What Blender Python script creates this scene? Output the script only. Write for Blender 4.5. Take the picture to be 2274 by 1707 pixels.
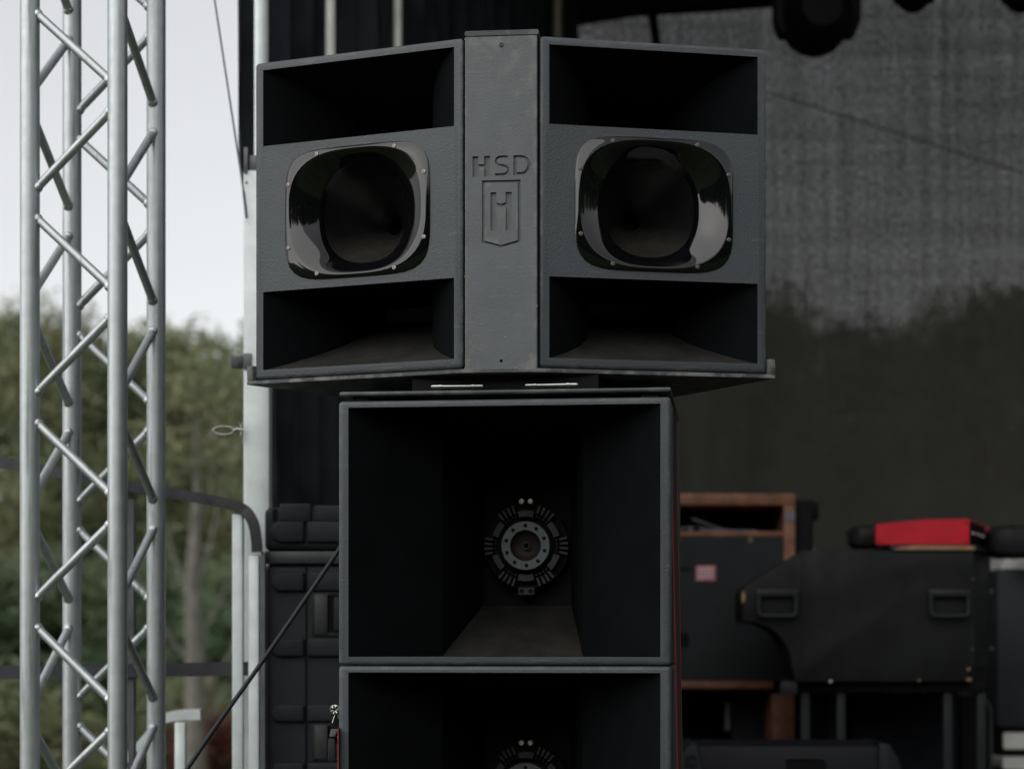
import bpy, bmesh, math, random
import numpy as np
from mathutils import Vector, Matrix
random.seed(7); RNG = np.random.default_rng(11)
S = bpy.context.scene; COL = S.collection
R = math.radians
for o in list(bpy.data.objects): bpy.data.objects.remove(o)

# ------------------------------------------------------------ camera, sky, sun, exposure
F, CX, CY, EYE = 4400.0, 1137.0, 1420.0, 1.6
def W(px, py, D):                       # a pixel of the 2274 px wide photograph, D metres ahead
    return Vector(((px-CX)*D/F, D, EYE+(CY-py)*D/F))
cam = bpy.data.cameras.new('camera'); co = bpy.data.objects.new('camera', cam); COL.objects.link(co)
co.location = (0, 0, EYE); co.rotation_euler = (R(90), 0, 0)
cam.sensor_width = 36; cam.lens = 36*F/2274; cam.shift_y = (CY-853.5)/2274
cam.clip_start = 0.1; cam.clip_end = 1500
cam.dof.use_dof = True; cam.dof.focus_distance = 4.45; cam.dof.aperture_fstop = 2.5
S.camera = co
w = bpy.data.worlds.new('World'); S.world = w; w.use_nodes = True
nt = w.node_tree; nt.nodes.clear()
sky = nt.nodes.new('ShaderNodeTexSky'); sky.sky_type = 'NISHITA'; sky.sun_disc = False
SUN_EL, SUN_ROT = 27, 220               # sky glow low on the left, slightly behind the camera
sky.sun_elevation = R(SUN_EL); sky.sun_rotation = R(SUN_ROT)
sky.air_density = 1.0; sky.dust_density = .6; sky.ozone_density = 1.0
hs = nt.nodes.new('ShaderNodeHueSaturation'); hs.inputs['Saturation'].default_value = 0.16
bg = nt.nodes.new('ShaderNodeBackground'); bg.inputs['Strength'].default_value = 0.10
wo = nt.nodes.new('ShaderNodeOutputWorld')
cl = nt.nodes.new('ShaderNodeMix'); cl.data_type = 'RGBA'; cl.inputs['Factor'].default_value = .55; cl.inputs[7].default_value = (3.02, 3.01, 3.02, 1)   # thin even cloud veil
nt.links.new(sky.outputs[0], hs.inputs['Color']); nt.links.new(hs.outputs[0], cl.inputs[6]); nt.links.new(cl.outputs[2], bg.inputs[0]); nt.links.new(bg.outputs[0], wo.inputs[0])
sl = bpy.data.lights.new('sun', 'SUN'); sl.energy = 1.3; sl.angle = R(100); sl.color = (1, .97, .93)
so = bpy.data.objects.new('sun', sl); COL.objects.link(so)
d = Vector((math.sin(R(SUN_ROT))*math.cos(R(SUN_EL)), math.cos(R(SUN_ROT))*math.cos(R(SUN_EL)), math.sin(R(SUN_EL))))
so.rotation_euler = d.to_track_quat('Z', 'Y').to_euler()
S.view_settings.view_transform = 'Standard'; S.view_settings.look = 'None'; S.view_settings.gamma = 1
S.view_settings.exposure = 1.05
S.cycles.max_bounces = 8; S.cycles.transparent_max_bounces = 16

# ------------------------------------------------------------ materials
def mat(name, col, rough=.5, metal=0., spec=.5, bump=0., bscale=300., var=0., vscale=3., specks=0., dust=None, coat=0., streak=0., detail=3):
    m = bpy.data.materials.new(name); m.use_nodes = True; N = m.node_tree.nodes; L = m.node_tree.links
    p = N['Principled BSDF']; p.inputs['Roughness'].default_value = rough; p.inputs['Metallic'].default_value = metal
    p.inputs['Specular IOR Level'].default_value = spec; p.inputs['Coat Weight'].default_value = coat
    tc = N.new('ShaderNodeTexCoord'); c = None
    rgb = N.new('ShaderNodeRGB'); rgb.outputs[0].default_value = (*col, 1); c = rgb.outputs[0]
    def noise(scale, det=3, vec=None, r=.55):
        n = N.new('ShaderNodeTexNoise'); n.inputs['Scale'].default_value = scale; n.inputs['Detail'].default_value = det; n.inputs['Roughness'].default_value = r
        L.new(vec or tc.outputs['Object'], n.inputs['Vector']); return n.outputs['Fac']
    def ramp(f, a, b, lo=0., hi=1.):
        r = N.new('ShaderNodeMapRange'); L.new(f, r.inputs['Value'])
        r.inputs['From Min'].default_value = a; r.inputs['From Max'].default_value = b
        r.inputs['To Min'].default_value = lo; r.inputs['To Max'].default_value = hi; return r.outputs[0]
    def mix(fac, a, b, mode='MIX'):
        x = N.new('ShaderNodeMix'); x.data_type = 'RGBA'; x.blend_type = mode
        if isinstance(fac, float): x.inputs['Factor'].default_value = fac
        else: L.new(fac, x.inputs['Factor'])
        for s, v in ((x.inputs[6], a), (x.inputs[7], b)):
            if isinstance(v, tuple): s.default_value = (*v, 1)
            else: L.new(v, s)
        return x.outputs[2]
    if var:
        f = ramp(noise(vscale, 6), .3, .7, 1-var, 1+var)
        g = N.new('ShaderNodeCombineColor')
        for i in range(3): L.new(f, g.inputs[i])
        c = mix(1., c, g.outputs[0], 'MULTIPLY')
        L.new(ramp(noise(vscale*2.3, 5), .3, .7, max(.03, rough-.12*var*3), min(1, rough+.12*var*3)), p.inputs['Roughness'])
    if streak:
        mp = N.new('ShaderNodeMapping'); mp.inputs['Scale'].default_value = (60, 60, 2.2); L.new(tc.outputs['Object'], mp.inputs[0])
        f = ramp(noise(1., 4, mp.outputs[0]), .60, .70, 0., streak)
        c = mix(f, c, tuple(x*.35 for x in col))
    if specks:
        f = ramp(noise(170, 1), .76, .80, 0., specks); c = mix(f, c, (.42, .40, .36))
        mp = N.new('ShaderNodeMapping'); mp.inputs['Scale'].default_value = (7, 7, 90); mp.inputs['Rotation'].default_value = (.4, .9, .2); L.new(tc.outputs['Object'], mp.inputs[0])
        f = ramp(noise(1.3, 3, mp.outputs[0]), .64, .70, 0., specks*.30); c = mix(f, c, (.20, .20, .20))
    if specks:
        gp = N.new('ShaderNodeNewGeometry'); a = ramp(gp.outputs['Pointiness'], .53, .62); b2 = ramp(noise(25, 6), .48, .62)
        mu = N.new('ShaderNodeMath'); mu.operation = 'MULTIPLY'; L.new(a, mu.inputs[0]); L.new(b2, mu.inputs[1])
        c = mix(mu.outputs[0], c, (.17, .17, .165))
        c = mix(ramp(noise(2.1, 8, None, .7), .5, .72, 0., .15), c, (.13, .125, .115))
    if dust:
        ge = N.new('ShaderNodeNewGeometry'); sx = N.new('ShaderNodeSeparateXYZ'); L.new(ge.outputs['Normal'], sx.inputs[0])
        a = ramp(sx.outputs[2], .25, .8); b = ramp(noise(14, 7), .25, .75, .35, 1.)
        mu = N.new('ShaderNodeMath'); mu.operation = 'MULTIPLY'; L.new(a, mu.inputs[0]); L.new(b, mu.inputs[1])
        c = mix(mu.outputs[0], c, dust)
    L.new(c, p.inputs['Base Color'])
    if bump:
        b = N.new('ShaderNodeBump'); b.inputs['Strength'].default_value = bump; b.inputs['Distance'].default_value = .002
        L.new(noise(bscale, detail), b.inputs['Height']); L.new(b.outputs[0], p.inputs['Normal'])
    return m
PAINT = mat('textured_cabinet_paint', (.046, .055, .063), .50, bump=.6, bscale=210, var=.10, vscale=5, specks=.5)
PANEL = mat('panel_paint', (.100, .109, .117), .55, bump=.4, bscale=200, var=.13, vscale=9, specks=.7)
EDGE = mat('metal_tray_paint', (.042, .047, .052), .48, bump=.3, bscale=350, var=.12, vscale=9, specks=.25)
LINER = mat('horn_interior_paint', (.0034, .0040, .0048), .9, spec=.07, bump=.3, bscale=200, dust=(.031, .030, .026), var=.2, vscale=8)
BLACK = mat('black', (.0045, .0045, .005), .6, spec=.12)
GLOSS = mat('gloss_black_plastic', (.003, .003, .004), .05, spec=.6, bump=.012, bscale=60)
DUSTY = mat('dusty_black_plastic', (.008, .008, .009), .24, spec=.5, dust=(.040, .038, .031), bump=.15, bscale=500, var=.15, vscale=20)
SCREW = mat('screw_steel', (.20, .18, .17), .35, metal=1.)
SCREWD = mat('screw_black', (.04, .04, .045), .35, metal=.6)
CHROME = mat('pin_steel', (.36, .38, .35), .22, metal=1., var=.1, vscale=80)
ALU = mat('truss_aluminium', (.47, .50, .512), .46, metal=.82, var=.09, vscale=26, streak=.6, bump=.05, bscale=90)
WELD = mat('weld_aluminium', (.56, .58, .60), .28, metal=.95, bump=1., bscale=260, var=.2, vscale=60)
GALV = mat('galvanised_steel', (.70, .76, .76), .48, metal=.35, var=.10, vscale=14, streak=.12)
GALVD = mat('weathered_steel', (.15, .155, .17), .45, metal=.35, var=.25, vscale=10)
POLE = mat('dull_pole', (.62, .63, .58), .5, metal=.2, var=.2, vscale=8)
POLEB = mat('beige_pole', (.16, .14, .10), .6, var=.2, vscale=8)
CURT = mat('black_molton', (.026, .030, .036), .95, spec=.1, var=.45, vscale=5, bump=.5, bscale=60)  # colour mottling stands in for highlights on the folds
CASE = mat('moulded_plastic', (.014, .017, .021), .55, spec=.25, bump=.5, bscale=260, var=.2, vscale=6)
CASEL = mat('case_valance', (.050, .052, .056), .45, metal=.5, var=.2, vscale=10)
BOX = mat('worn_black_box_paint', (.0095, .0108, .0105), .6, spec=.2, bump=.35, bscale=120, var=.45, vscale=4)
BOX2 = mat('grey_black_panel', (.014, .016, .018), .6, spec=.25, bump=.3, bscale=120, var=.25, vscale=4)
PLY = mat('stained_plywood', (.19, .078, .042), .6, var=.45, vscale=14, bump=.3, bscale=60)
RAWPLY = mat('raw_plywood', (.30, .17, .09), .7, var=.3, vscale=20)
REDM = mat('red_enamel', (.50, .006, .022), .38, var=.12, vscale=10)
REDT = mat('red_strap_thread', (.30, .012, .014), .7)
WEB = mat('black_webbing', (.012, .012, .013), .8, bump=.6, bscale=500)
WHITE = mat('white_paint', (.62, .62, .58), .5, var=.12, vscale=30)
STICK = mat('pink_sticker', (.42, .14, .16), .6, var=.3, vscale=60)
RUB = mat('black_rubber', (.010, .012, .015), .5, spec=.35)
GRILL = mat('grille_cloth', (.010, .012, .016), .8, spec=.15, bump=.8, bscale=300, var=.3, vscale=6)
BARK = mat('pale_bark', (.135, .13, .11), .85, var=.35, vscale=6, bump=.8, bscale=30)
DARKBARK = mat('dark_bark', (.07, .055, .042), .9, var=.35, vscale=6)
GRASS = mat('grass_ground', (.050, .070, .025), .95, spec=.1, var=.5, vscale=.7)
DECKM = mat('stage_deck_ply', (.03, .026, .022), .7, var=.3, vscale=3)

def leafmat(name, a, b):
    m = bpy.data.materials.new(name); m.use_nodes = True; N = m.node_tree.nodes; L = m.node_tree.links
    p = N['Principled BSDF']; p.inputs['Roughness'].default_value = .6; p.inputs['Specular IOR Level'].default_value = .25
    tc = N.new('ShaderNodeTexCoord'); n = N.new('ShaderNodeTexNoise'); n.inputs['Scale'].default_value = .9; n.inputs['Detail'].default_value = 6
    L.new(tc.outputs['Object'], n.inputs['Vector'])
    r = N.new('ShaderNodeValToRGB'); r.color_ramp.elements[0].position = .36; r.color_ramp.elements[1].position = .66
    r.color_ramp.elements[0].color = (*a, 1); r.color_ramp.elements[1].color = (*b, 1); L.new(n.outputs['Fac'], r.inputs[0])
    L.new(r.outputs[0], p.inputs['Base Color'])
    t = N.new('ShaderNodeBsdfTranslucent'); L.new(r.outputs[0], t.inputs[0])
    mx = N.new('ShaderNodeMixShader'); mx.inputs[0].default_value = .35
    L.new(p.outputs[0], mx.inputs[1]); L.new(t.outputs[0], mx.inputs[2]); L.new(mx.outputs[0], N['Material Output'].inputs[0])
    return m
LEAF = leafmat('olive_leaves', (.15, .20, .10), (.27, .26, .15))  # leaf colours lightened to stand in for haze
LEAFD = leafmat('deep_green_leaves', (.095, .15, .085), (.18, .22, .12))  # tones lightened and drawn closer, haze put into the colour
LEAFR = leafmat('reddish_leaves', (.10, .03, .03), (.16, .08, .05))

def meshmat():                           # open-weave backdrop cloth: the sky and the trees behind show through its holes
    m = bpy.data.materials.new('open_weave_backdrop'); m.use_nodes = True; N = m.node_tree.nodes; L = m.node_tree.links
    p = N['Principled BSDF']; p.inputs['Base Color'].default_value = (.062, .060, .054, 1); p.inputs['Roughness'].default_value = .9; p.inputs['Specular IOR Level'].default_value = .1
    tc = N.new('ShaderNodeTexCoord')
    def n(scale, sc, det, r=.6):
        mp = N.new('ShaderNodeMapping'); mp.inputs['Scale'].default_value = sc; L.new(tc.outputs['Object'], mp.inputs[0])
        x = N.new('ShaderNodeTexNoise'); x.inputs['Scale'].default_value = scale; x.inputs['Detail'].default_value = det; x.inputs['Roughness'].default_value = r
        L.new(mp.outputs[0], x.inputs['Vector']); return x.outputs['Fac']
    def mr(f, a, b, lo, hi):
        r = N.new('ShaderNodeMapRange'); L.new(f, r.inputs[0]); r.inputs[1].default_value = a; r.inputs[2].default_value = b; r.inputs[3].default_value = lo; r.inputs[4].default_value = hi; return r.outputs[0]
    def mul(a, b):
        x = N.new('ShaderNodeMath'); x.operation = 'MULTIPLY'; L.new(a, x.inputs[0])
        if isinstance(b, float): x.inputs[1].default_value = b
        else: L.new(b, x.inputs[1])
        return x.outputs[0]
    streaks = mr(n(1., (21, 1, .8), 4), .3, .7, .66, 1.38)
    fine = mr(n(1., (58, 1, 40), 2, .8), .32, .68, .35, 1.75)
    blot = mr(n(1., (.6, 1, 9), 3), .3, .72, .74, 1.26)
    weave = mr(n(1., (240, 1, 240), 0), .2, .8, .5, 1.5)
    f = mul(mul(mul(mul(streaks, fine), blot), weave), .054)
    t = N.new('ShaderNodeBsdfTransparent'); mx = N.new('ShaderNodeMixShader')
    L.new(f, mx.inputs[0]); L.new(p.outputs[0], mx.inputs[1]); L.new(t.outputs[0], mx.inputs[2]); L.new(mx.outputs[0], N['Material Output'].inputs[0])
    return m
NET = meshmat()

# ------------------------------------------------------------ helpers
def tag(o, label=None, cat=None, group=None, kind=None):
    if label: o['label'] = label
    if cat: o['category'] = cat
    if group: o['group'] = group
    if kind: o['kind'] = kind
    return o
def thing(name, label, cat, loc=(0, 0, 0), rz=0., group=None):
    o = bpy.data.objects.new(name, None); COL.objects.link(o); o.location = loc; o.rotation_euler = (0, 0, rz)
    o.empty_display_size = .1
    return tag(o, label, cat, group)
def copy_tree(o, parent=None):
    c = o.copy(); COL.objects.link(c); c.parent = parent
    for ch in o.children: copy_tree(ch, c)
    return c
class MB:
    def __init__(s): s.v = []; s.f = []; s.m = []; s.mi = 0
    def add(s, vs, fs):
        b = len(s.v); s.v += [tuple(v) for v in vs]; s.f += [tuple(i+b for i in f) for f in fs]; s.m += [s.mi]*len(fs); return s
    def box(s, x0, x1, y0, y1, z0, z1):
        return s.add([(x, y, z) for z in (z0, z1) for x, y in ((x0, y0), (x1, y0), (x1, y1), (x0, y1))],
                     [(3, 2, 1, 0), (4, 5, 6, 7), (0, 1, 5, 4), (1, 2, 6, 5), (2, 3, 7, 6), (3, 0, 4, 7)])
    def loft(s, rings, cap0=True, cap1=True, closed=True):
        n = len(rings[0]); vs = [p for r in rings for p in r]; fs = []
        for k in range(len(rings)-1):
            for i in range(n if closed else n-1):
                j = (i+1) % n; fs.append((k*n+i, k*n+j, (k+1)*n+j, (k+1)*n+i))
        if cap0: fs.append(tuple(range(n))[::-1])
        if cap1: fs.append(tuple((len(rings)-1)*n+i for i in range(n)))
        return s.add(vs, fs)
    def prism(s, pts, axis, a, b):       # outline in the two other axes, extruded from a to b along axis
        def P(p, t):
            return {'x': (t, p[0], p[1]), 'y': (p[0], t, p[1]), 'z': (p[0], p[1], t)}[axis]
        return s.loft([[P(p, a) for p in pts], [P(p, b) for p in pts]])
    def tube(s, pts, r, n=12, caps=True):
        pts = [Vector(p) for p in pts]; rr = r if isinstance(r, (list, tuple)) else [r]*len(pts); rings = []
        up = None
        for i, p in enumerate(pts):
            t = (pts[min(i+1, len(pts)-1)]-pts[max(i-1, 0)]).normalized()
            if up is None: up = Vector((0, 0, 1)) if abs(t.z) < .9 else Vector((1, 0, 0))
            a = t.cross(up).normalized(); b = a.cross(t).normalized(); up = b
            rings.append([p+(a*math.cos(2*math.pi*k/n)+b*math.sin(2*math.pi*k/n))*rr[i] for k in range(n)])
        return s.loft(rings, caps, caps)
    def ribbon(s, pts, wv, tv):          # flat bar swept along pts; wv, tv: half width and half thickness vectors
        wv, tv = Vector(wv), Vector(tv)
        return s.loft([[Vector(p)+wv+tv, Vector(p)+wv-tv, Vector(p)-wv-tv, Vector(p)-wv+tv] for p in pts])
    def lathe_y(s, prof, c=(0, 0, 0), n=32, cap0=False, cap1=False):      # rings (r, y) round the y axis
        return s.loft([[(c[0]+r*math.cos(2*math.pi*k/n), c[1]+y, c[2]+r*math.sin(2*math.pi*k/n)) for k in range(n)] for r, y in prof], cap0, cap1)
    def build(s, name, m, parent=None, bevel=0., seg=2, smooth=30., loc=None):
        me = bpy.data.meshes.new(name); me.from_pydata(s.v, [], s.f); me.polygons.foreach_set('material_index', s.m)
        bm = bmesh.new(); bm.from_mesh(me)
        bmesh.ops.recalc_face_normals(bm, faces=bm.faces)
        if bevel:
            es = [e for e in bm.edges if len(e.link_faces) == 2 and e.calc_face_angle(0) > R(35)]
            bmesh.ops.bevel(bm, geom=es, offset=bevel, segments=seg, affect='EDGES', profile=.5, clamp_overlap=True)
        bm.to_mesh(me); bm.free()
        for x in (m if isinstance(m, (list, tuple)) else [m]): me.materials.append(x)
        return finish(name, me, parent, smooth, loc)
def finish(name, me, parent=None, smooth=30., loc=None):
    if smooth:
        me.polygons.foreach_set('use_smooth', [True]*len(me.polygons)); me.set_sharp_from_angle(angle=R(smooth))
    o = bpy.data.objects.new(name, me); COL.objects.link(o); o.parent = parent
    if loc: o.location = loc
    return o
def cut(o, cutters, selfi=False):
    for c in cutters:
        md = o.modifiers.new('b', 'BOOLEAN'); md.operation = 'DIFFERENCE'; md.object = c; md.solver = 'EXACT'; md.use_self = selfi
    dg = bpy.context.evaluated_depsgraph_get(); dg.update()
    me = bpy.data.meshes.new_from_object(o.evaluated_get(dg)); o.modifiers.clear()
    o.data = me; me.polygons.foreach_set('material_index', [0]*len(me.polygons))
    me.polygons.foreach_set('use_smooth', [True]*len(me.polygons)); me.set_sharp_from_angle(angle=R(28))
    for c in cutters: bpy.data.objects.remove(c)
def superell(a, b, n, y, z0=0., N=72):
    out = []
    for k in range(N):
        t = 2*math.pi*k/N; c, s_ = math.cos(t), math.sin(t)
        q = (abs(c)**n+abs(s_)**n)**(-1/n)          # radial form keeps vertices evenly spread
        out.append((a*q*c, y, z0+b*q*s_))
    return out
def rect(x0, x1, z0, z1, y): return [(x0, y, z0), (x1, y, z0), (x1, y, z1), (x0, y, z1)]
def structure(name, mb, m, **k): return tag(mb.build(name, m, **k), kind='structure')

# ------------------------------------------------------------ ground, stage
structure('ground', MB().box(-250, 250, -120, 420, -.5, 0), GRASS)
structure('stage_deck', MB().box(-.86, 6.2, 3.95, 9.95, 0.0, .948), DECKM)

# ------------------------------------------------------------ horn loudspeakers (top pair)
def taper_outline(w, dpt, tap): k = dpt*math.tan(R(tap)); return [(-w/2, 0), (w/2, 0), (w/2-k, dpt), (-w/2+k, dpt)]
def slot(d_, low, grow=0.):
    ks = [(.0, .242), (.02, .218), (.05, .187), (.10, .148), (.15, .121), (.20, .105), (.27, .092), (.33, .086)]
    rings = []
    for y, wd in ks:
        g = 0 if y == 0 else grow
        if low: z0, z1 = .0225+.44*y, .2035
        else: z0, z1 = .5415, .718-.44*y
        if z1-z0 < .03:
            m_ = (z0+z1)/2; z0, z1 = m_-.015, m_+.015
        rings.append(rect(-wd-g, wd+g, z0-g, z1+g, y+.0015))
    return rings
def horn_speaker(loc, rz, label):
    t = thing('horn_loudspeaker', label, 'loudspeaker', loc, rz, 'angled horn loudspeakers on the tray')
    cab = MB().prism(taper_outline(.530, .43, 17), 'z', 0, .737).build('cabinet', PAINT, t, bevel=.0095, seg=4)
    cs = []
    for low in (True, False):
        rr = slot(0, low, .004)
        rr = [[(x, -.02, z) for x, y, z in rr[0]]]+rr
        cs.append(MB().loft(rr).build('c', BLACK))
    cs.append(MB().loft([superell(.176, .143, 4.6, -.03, .372), superell(.176, .143, 4.6, .02, .372), superell(.13, .12, 3, .24, .372)]).build('c', BLACK))
    for c in cs: c.location = loc; c.rotation_euler = (0, 0, rz)
    bpy.context.view_layer.update()
    cut(cab, cs)
    for low in (True, False):
        MB().loft(slot(0, low), cap0=False, cap1=True).build('bass_slot', LINER, t, smooth=25)
    b = MB(); hz = .372
    prof = [(.1835, .1505, 5.0, .0004), (.1835, .1505, 5., -.0010), (.1825, .1497, 4.9, -.0022), (.1808, .1480, 4.2, -.0040), (.1785, .1460, 3.5, -.0060), (.1765, .1442, 3.0, -.0072), (.1745, .1428, 2.8, -.0074),
            (0.1689, 0.1404, 2.77, -0.0062), (0.1633, 0.1380, 2.74, -0.0041), (0.1577, 0.1356, 2.70, -0.0017), (0.1521, 0.1332, 2.67, 0.0012), (0.1465, 0.1308, 2.64, 0.0043), (0.1410, 0.1284, 2.61, 0.0078), (0.1354, 0.1260, 2.58, 0.0114), (0.1298, 0.1236, 2.55, 0.0153), (0.1242, 0.1212, 2.51, 0.0193), (0.1186, 0.1188, 2.48, 0.0236), (0.1130, 0.1164, 2.45, 0.0280)]
    prof += [(.1105, .1145, 2.43, .0315), (.1085, .1125, 2.41, .0355), (.1068, .1107, 2.38, .0405), (.1050, .1085, 2.36, .0460)]
    prof2 = [(.1050, .1085, 2.36, .0460), (.1020, .1050, 2.33, .0550), (.0965, .0995, 2.28, .0700), (.084, .087, 2.15, .098), (.062, .063, 2.05, .130), (.042, .042, 2, .158), (.027, .027, 2, .184), (.0175, .0175, 2, .203)]
    b.mi = 0; b.loft([superell(a, c, n, y, hz) for a, c, n, y in prof], False, False)
    b.mi = 1; b.loft([superell(a, c, n, y, hz) for a, c, n, y in prof2], False, False)
    b.mi = 2; b.loft([superell(a, c, 2, y, hz) for a, c, y in ((.0175, .0175, .203), (.0165, .0165, .206), (.0165, .0165, .24))], False, True)
    wg = b.build('waveguide', [GLOSS, DUSTY, BLACK], t, smooth=40)
    for sx, sz in ((-.098, .137), (.098, .137), (.1715, .073), (.1715, -.073), (.098, -.137), (-.098, -.137), (-.1715, -.073), (-.1715, .073)):
        q = MB(); q.mi = 0; q.lathe_y([(.0052, -.0058), (.0052, -.0082), (.0046, -.0090), (.0022, -.0092), (.0018, -.0080)], (sx, 0, hz+sz), 14, False, True)
        q.build('screw', SCREW, wg)
    return t
horn_speaker((-.3535, 4.509, 2.203), R(-22.0), 'black horn loudspeaker left of the carved logo panel, turned away to the left')
horn_speaker((.3200, 4.4465, 2.203), R(11.3), 'black horn loudspeaker right of the carved logo panel, turned slightly to the right')

# ------------------------------------------------------------ logo panel between them
PO, PR = (-.024, 4.398, 2.197), R(-5.35)
pt = thing('logo_panel', 'narrow black centre panel with carved letters HSD and a shield emblem', 'panel', PO, PR)
face = MB().box(-.0808, .0800, 0, .018, 0, .742).build('board', PANEL, pt, bevel=.0015, seg=1)
def place(o): o.location = PO; o.rotation_euler = (0, 0, PR); return o
GD = .0055
def stroke(pts, wd, cap='flat'):
    """a groove cutter following pts (x, z), width wd"""
    out = []; n = len(pts); h = wd/2
    L_, R_ = [], []
    for i, p in enumerate(pts):
        p = Vector(p); a = Vector(pts[max(i-1, 0)]); c = Vector(pts[min(i+1, n-1)])
        d1 = (p-a).normalized() if i > 0 else (c-p).normalized(); d2 = (c-p).normalized() if i < n-1 else d1
        n1 = Vector((-d1.y, d1.x)); n2 = Vector((-d2.y, d2.x)); m_ = (n1+n2).normalized(); k = h/max(.35, m_.dot(n1))
        L_.append(tuple(p+m_*k)); R_.append(tuple(p-m_*k))
    return L_+R_[::-1]
def rr(x0, x1, z0, z1, r=.0022, n=4):
    out = []
    for cx, cz, a0 in ((x1-r, z1-r, 0), (x0+r, z1-r, 90), (x0+r, z0+r, 180), (x1-r, z0+r, 270)):
        for k in range(n+1):
            a = R(a0+90*k/n); out.append((cx+r*math.cos(a), cz+r*math.sin(a)))
    return out
cutters = []
def groove(poly): cutters.append(place(MB().prism(poly, 'y', -.004, GD).build('c', BLACK)))
# letter H (chunky)
groove([(-.0640, .4765), (-.0515, .4765), (-.0515, .4590), (-.0380, .4590), (-.0380, .4768), (-.0252, .4768), (-.0252, .4308), (-.0378, .4308), (-.0378, .4520), (-.0513, .4520), (-.0513, .4308), (-.0640, .4308)])
# letter S
sp = []
for a in range(60, 271, 21): sp.append((.0005+.0125*math.cos(R(a)), .4650+.0095*math.sin(R(a))))
for a in range(75, -121, -21): sp.append((.0030+.0128*math.cos(R(a)), .4447+.0098*math.sin(R(a))))
sp[0] = (.0150, .4742); sp[-1] = (-.0135, .4352)
groove(stroke(sp, .0052))
# letter D : outer minus inner, made of a ring cut open through the stem
do = [(.0272, .4768), (.0440, .4768)]+[(.0440+.0212*math.cos(R(a)), .4550+.0218*math.sin(R(a))) for a in range(75, -76, -15)]+[(.0440, .4332), (.0272, .4332)]
di = [(.0345, .4708), (.0440, .4708)]+[(.0440+.0145*math.cos(R(a)), .4550+.0158*math.sin(R(a))) for a in range(75, -76, -15)]+[(.0440, .4392), (.0345, .4392)]
def ringsolid(o_, i_):
    n = len(o_); vs = []
    for y in (-.004, GD): vs += [(x, y, z) for x, z in o_]+[(x, y, z) for x, z in i_]
    fs = []
    for k in range(n):
        j = (k+1) % n
        fs += [(k, j, n+j, n+k), (2*n+k, 3*n+k, 3*n+j, 2*n+j), (k, 2*n+k, 2*n+j, j), (n+k, n+j, 3*n+j, 3*n+k)]
    cutters.append(place(MB().add(vs, fs).build('c', BLACK)))
ringsolid(do, di)
# shield outline
so_ = [(-.0432, .4225), (.0432, .4225), (.0432, .2850), (0, .2732), (-.0432, .2850)]
si_ = [(-.0368, .4170), (.0368, .4170), (.0368, .2885), (0, .2785), (-.0368, .2885)]
ringsolid(so_, si_)
# the H in the shield
groove([(-.0238, .3958), (-.0108, .3958), (-.0108, .3735), (0, .3695), (.0098, .3735), (.0098, .3958), (.0232, .3958), (.0232, .3105), (.0100, .3105), (.0100, .3625), (-.0108, .3625), (-.0108, .3105), (-.0238, .3105)])
cutters.append(place(MB().lathe_y([(.0035, -.004), (.0035, .012)], (0, 0, .0215), 16, True, True).build('c', BLACK)))
bpy.context.view_layer.update()
cut(face, cutters, False)
MB().prism([(-.081, .001), (.081, .001), (.01, .38), (-.01, .38)], 'z', .002, .7405).add([], []).build('wedge_body', BLACK, pt, loc=(0, .0175, 0))
MB().lathe_y([(.0052, .001), (.0052, -.0012), (.0042, -.002), (.0020, -.002), (.0016, -.0008)], (0, 0, .7225), 14, False, True).build('screw', SCREWD, pt)
MB().prism(rr(-.0815, .0835, .7435, .7555, .004), 'y', .001, .06).build('top_plate', EDGE, pt, bevel=.001, seg=1)

for x, z, w_, h_ in ((-.0805, .210, .0012, .004), (.0797, .142, .0012, .004), (-.0803, .004, .0018, .007), (-.0803, .737, .0016, .003)):
    MB().box(x-w_, x+w_, -.0006, .004, z-h_/2, z+h_/2).build('paint_chip', RAWPLY, pt)
# ------------------------------------------------------------ tray under the pair
def toworld(o, rz, x, y): return (o[0]+x*math.cos(rz)-y*math.sin(rz), o[1]+x*math.sin(rz)+y*math.cos(rz))
LO, LR, RO, RRz = (-.3535, 4.509), R(-22.), (.32, 4.4465), R(11.3)
a0 = toworld(LO, LR, -.283, -.004); a1 = toworld(LO, LR, .268, -.004); b0 = toworld(RO, RRz, -.266, -.004); b1 = toworld(RO, RRz, .283, -.004)
kx = .42*math.tan(R(19))
b2 = toworld(RO, RRz, .283-kx, .42); a2 = toworld(LO, LR, -.283+kx, .42)
tr = thing('speaker_tray', 'angled black metal tray with upturned ends under the two horn loudspeakers', 'tray', (0, 4.4, 2.19))
def rel(p): return (p[0], p[1]-4.4)
MB().prism([rel(p) for p in (a0, a1, b0, b1, b2, a2)], 'z', .0025, .0115).build('plate', EDGE, tr, bevel=.0012, seg=1)
def lip(p, rz, sx, q):
    ax = Vector((math.cos(rz), math.sin(rz)))
    p, q = Vector(rel(p)), Vector(rel(q)); i = ax*(-sx*.0155)
    MB().prism([tuple(p), tuple(p+i), tuple(q+i), tuple(q)], 'z', .0116, .0465).build('end_lip', EDGE, tr, bevel=.002, seg=2)
lip(a0, LR, -1, a2); lip(b1, RRz, 1, b2)
tf = thing('tilt_frame', 'thin black mounting plate with two steel hinge pins on top of the upper bass cabinet', 'mounting frame', (-.0201, 4.4075, 2.1365), R(-6.56))
MB().box(-.371, .3725, .004, .60, .0105, .0205).build('plate', EDGE, tf, bevel=.004, seg=3)
for x in (-.325, .325):
    MB().box(x-.018, x+.018, .02, .06, .0005, .0105).build('foot', BLACK, tf)
MB().box(-.21, .21, .035, .50, .0206, .0555).build('spacer_block', BLACK, tf)
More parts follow.
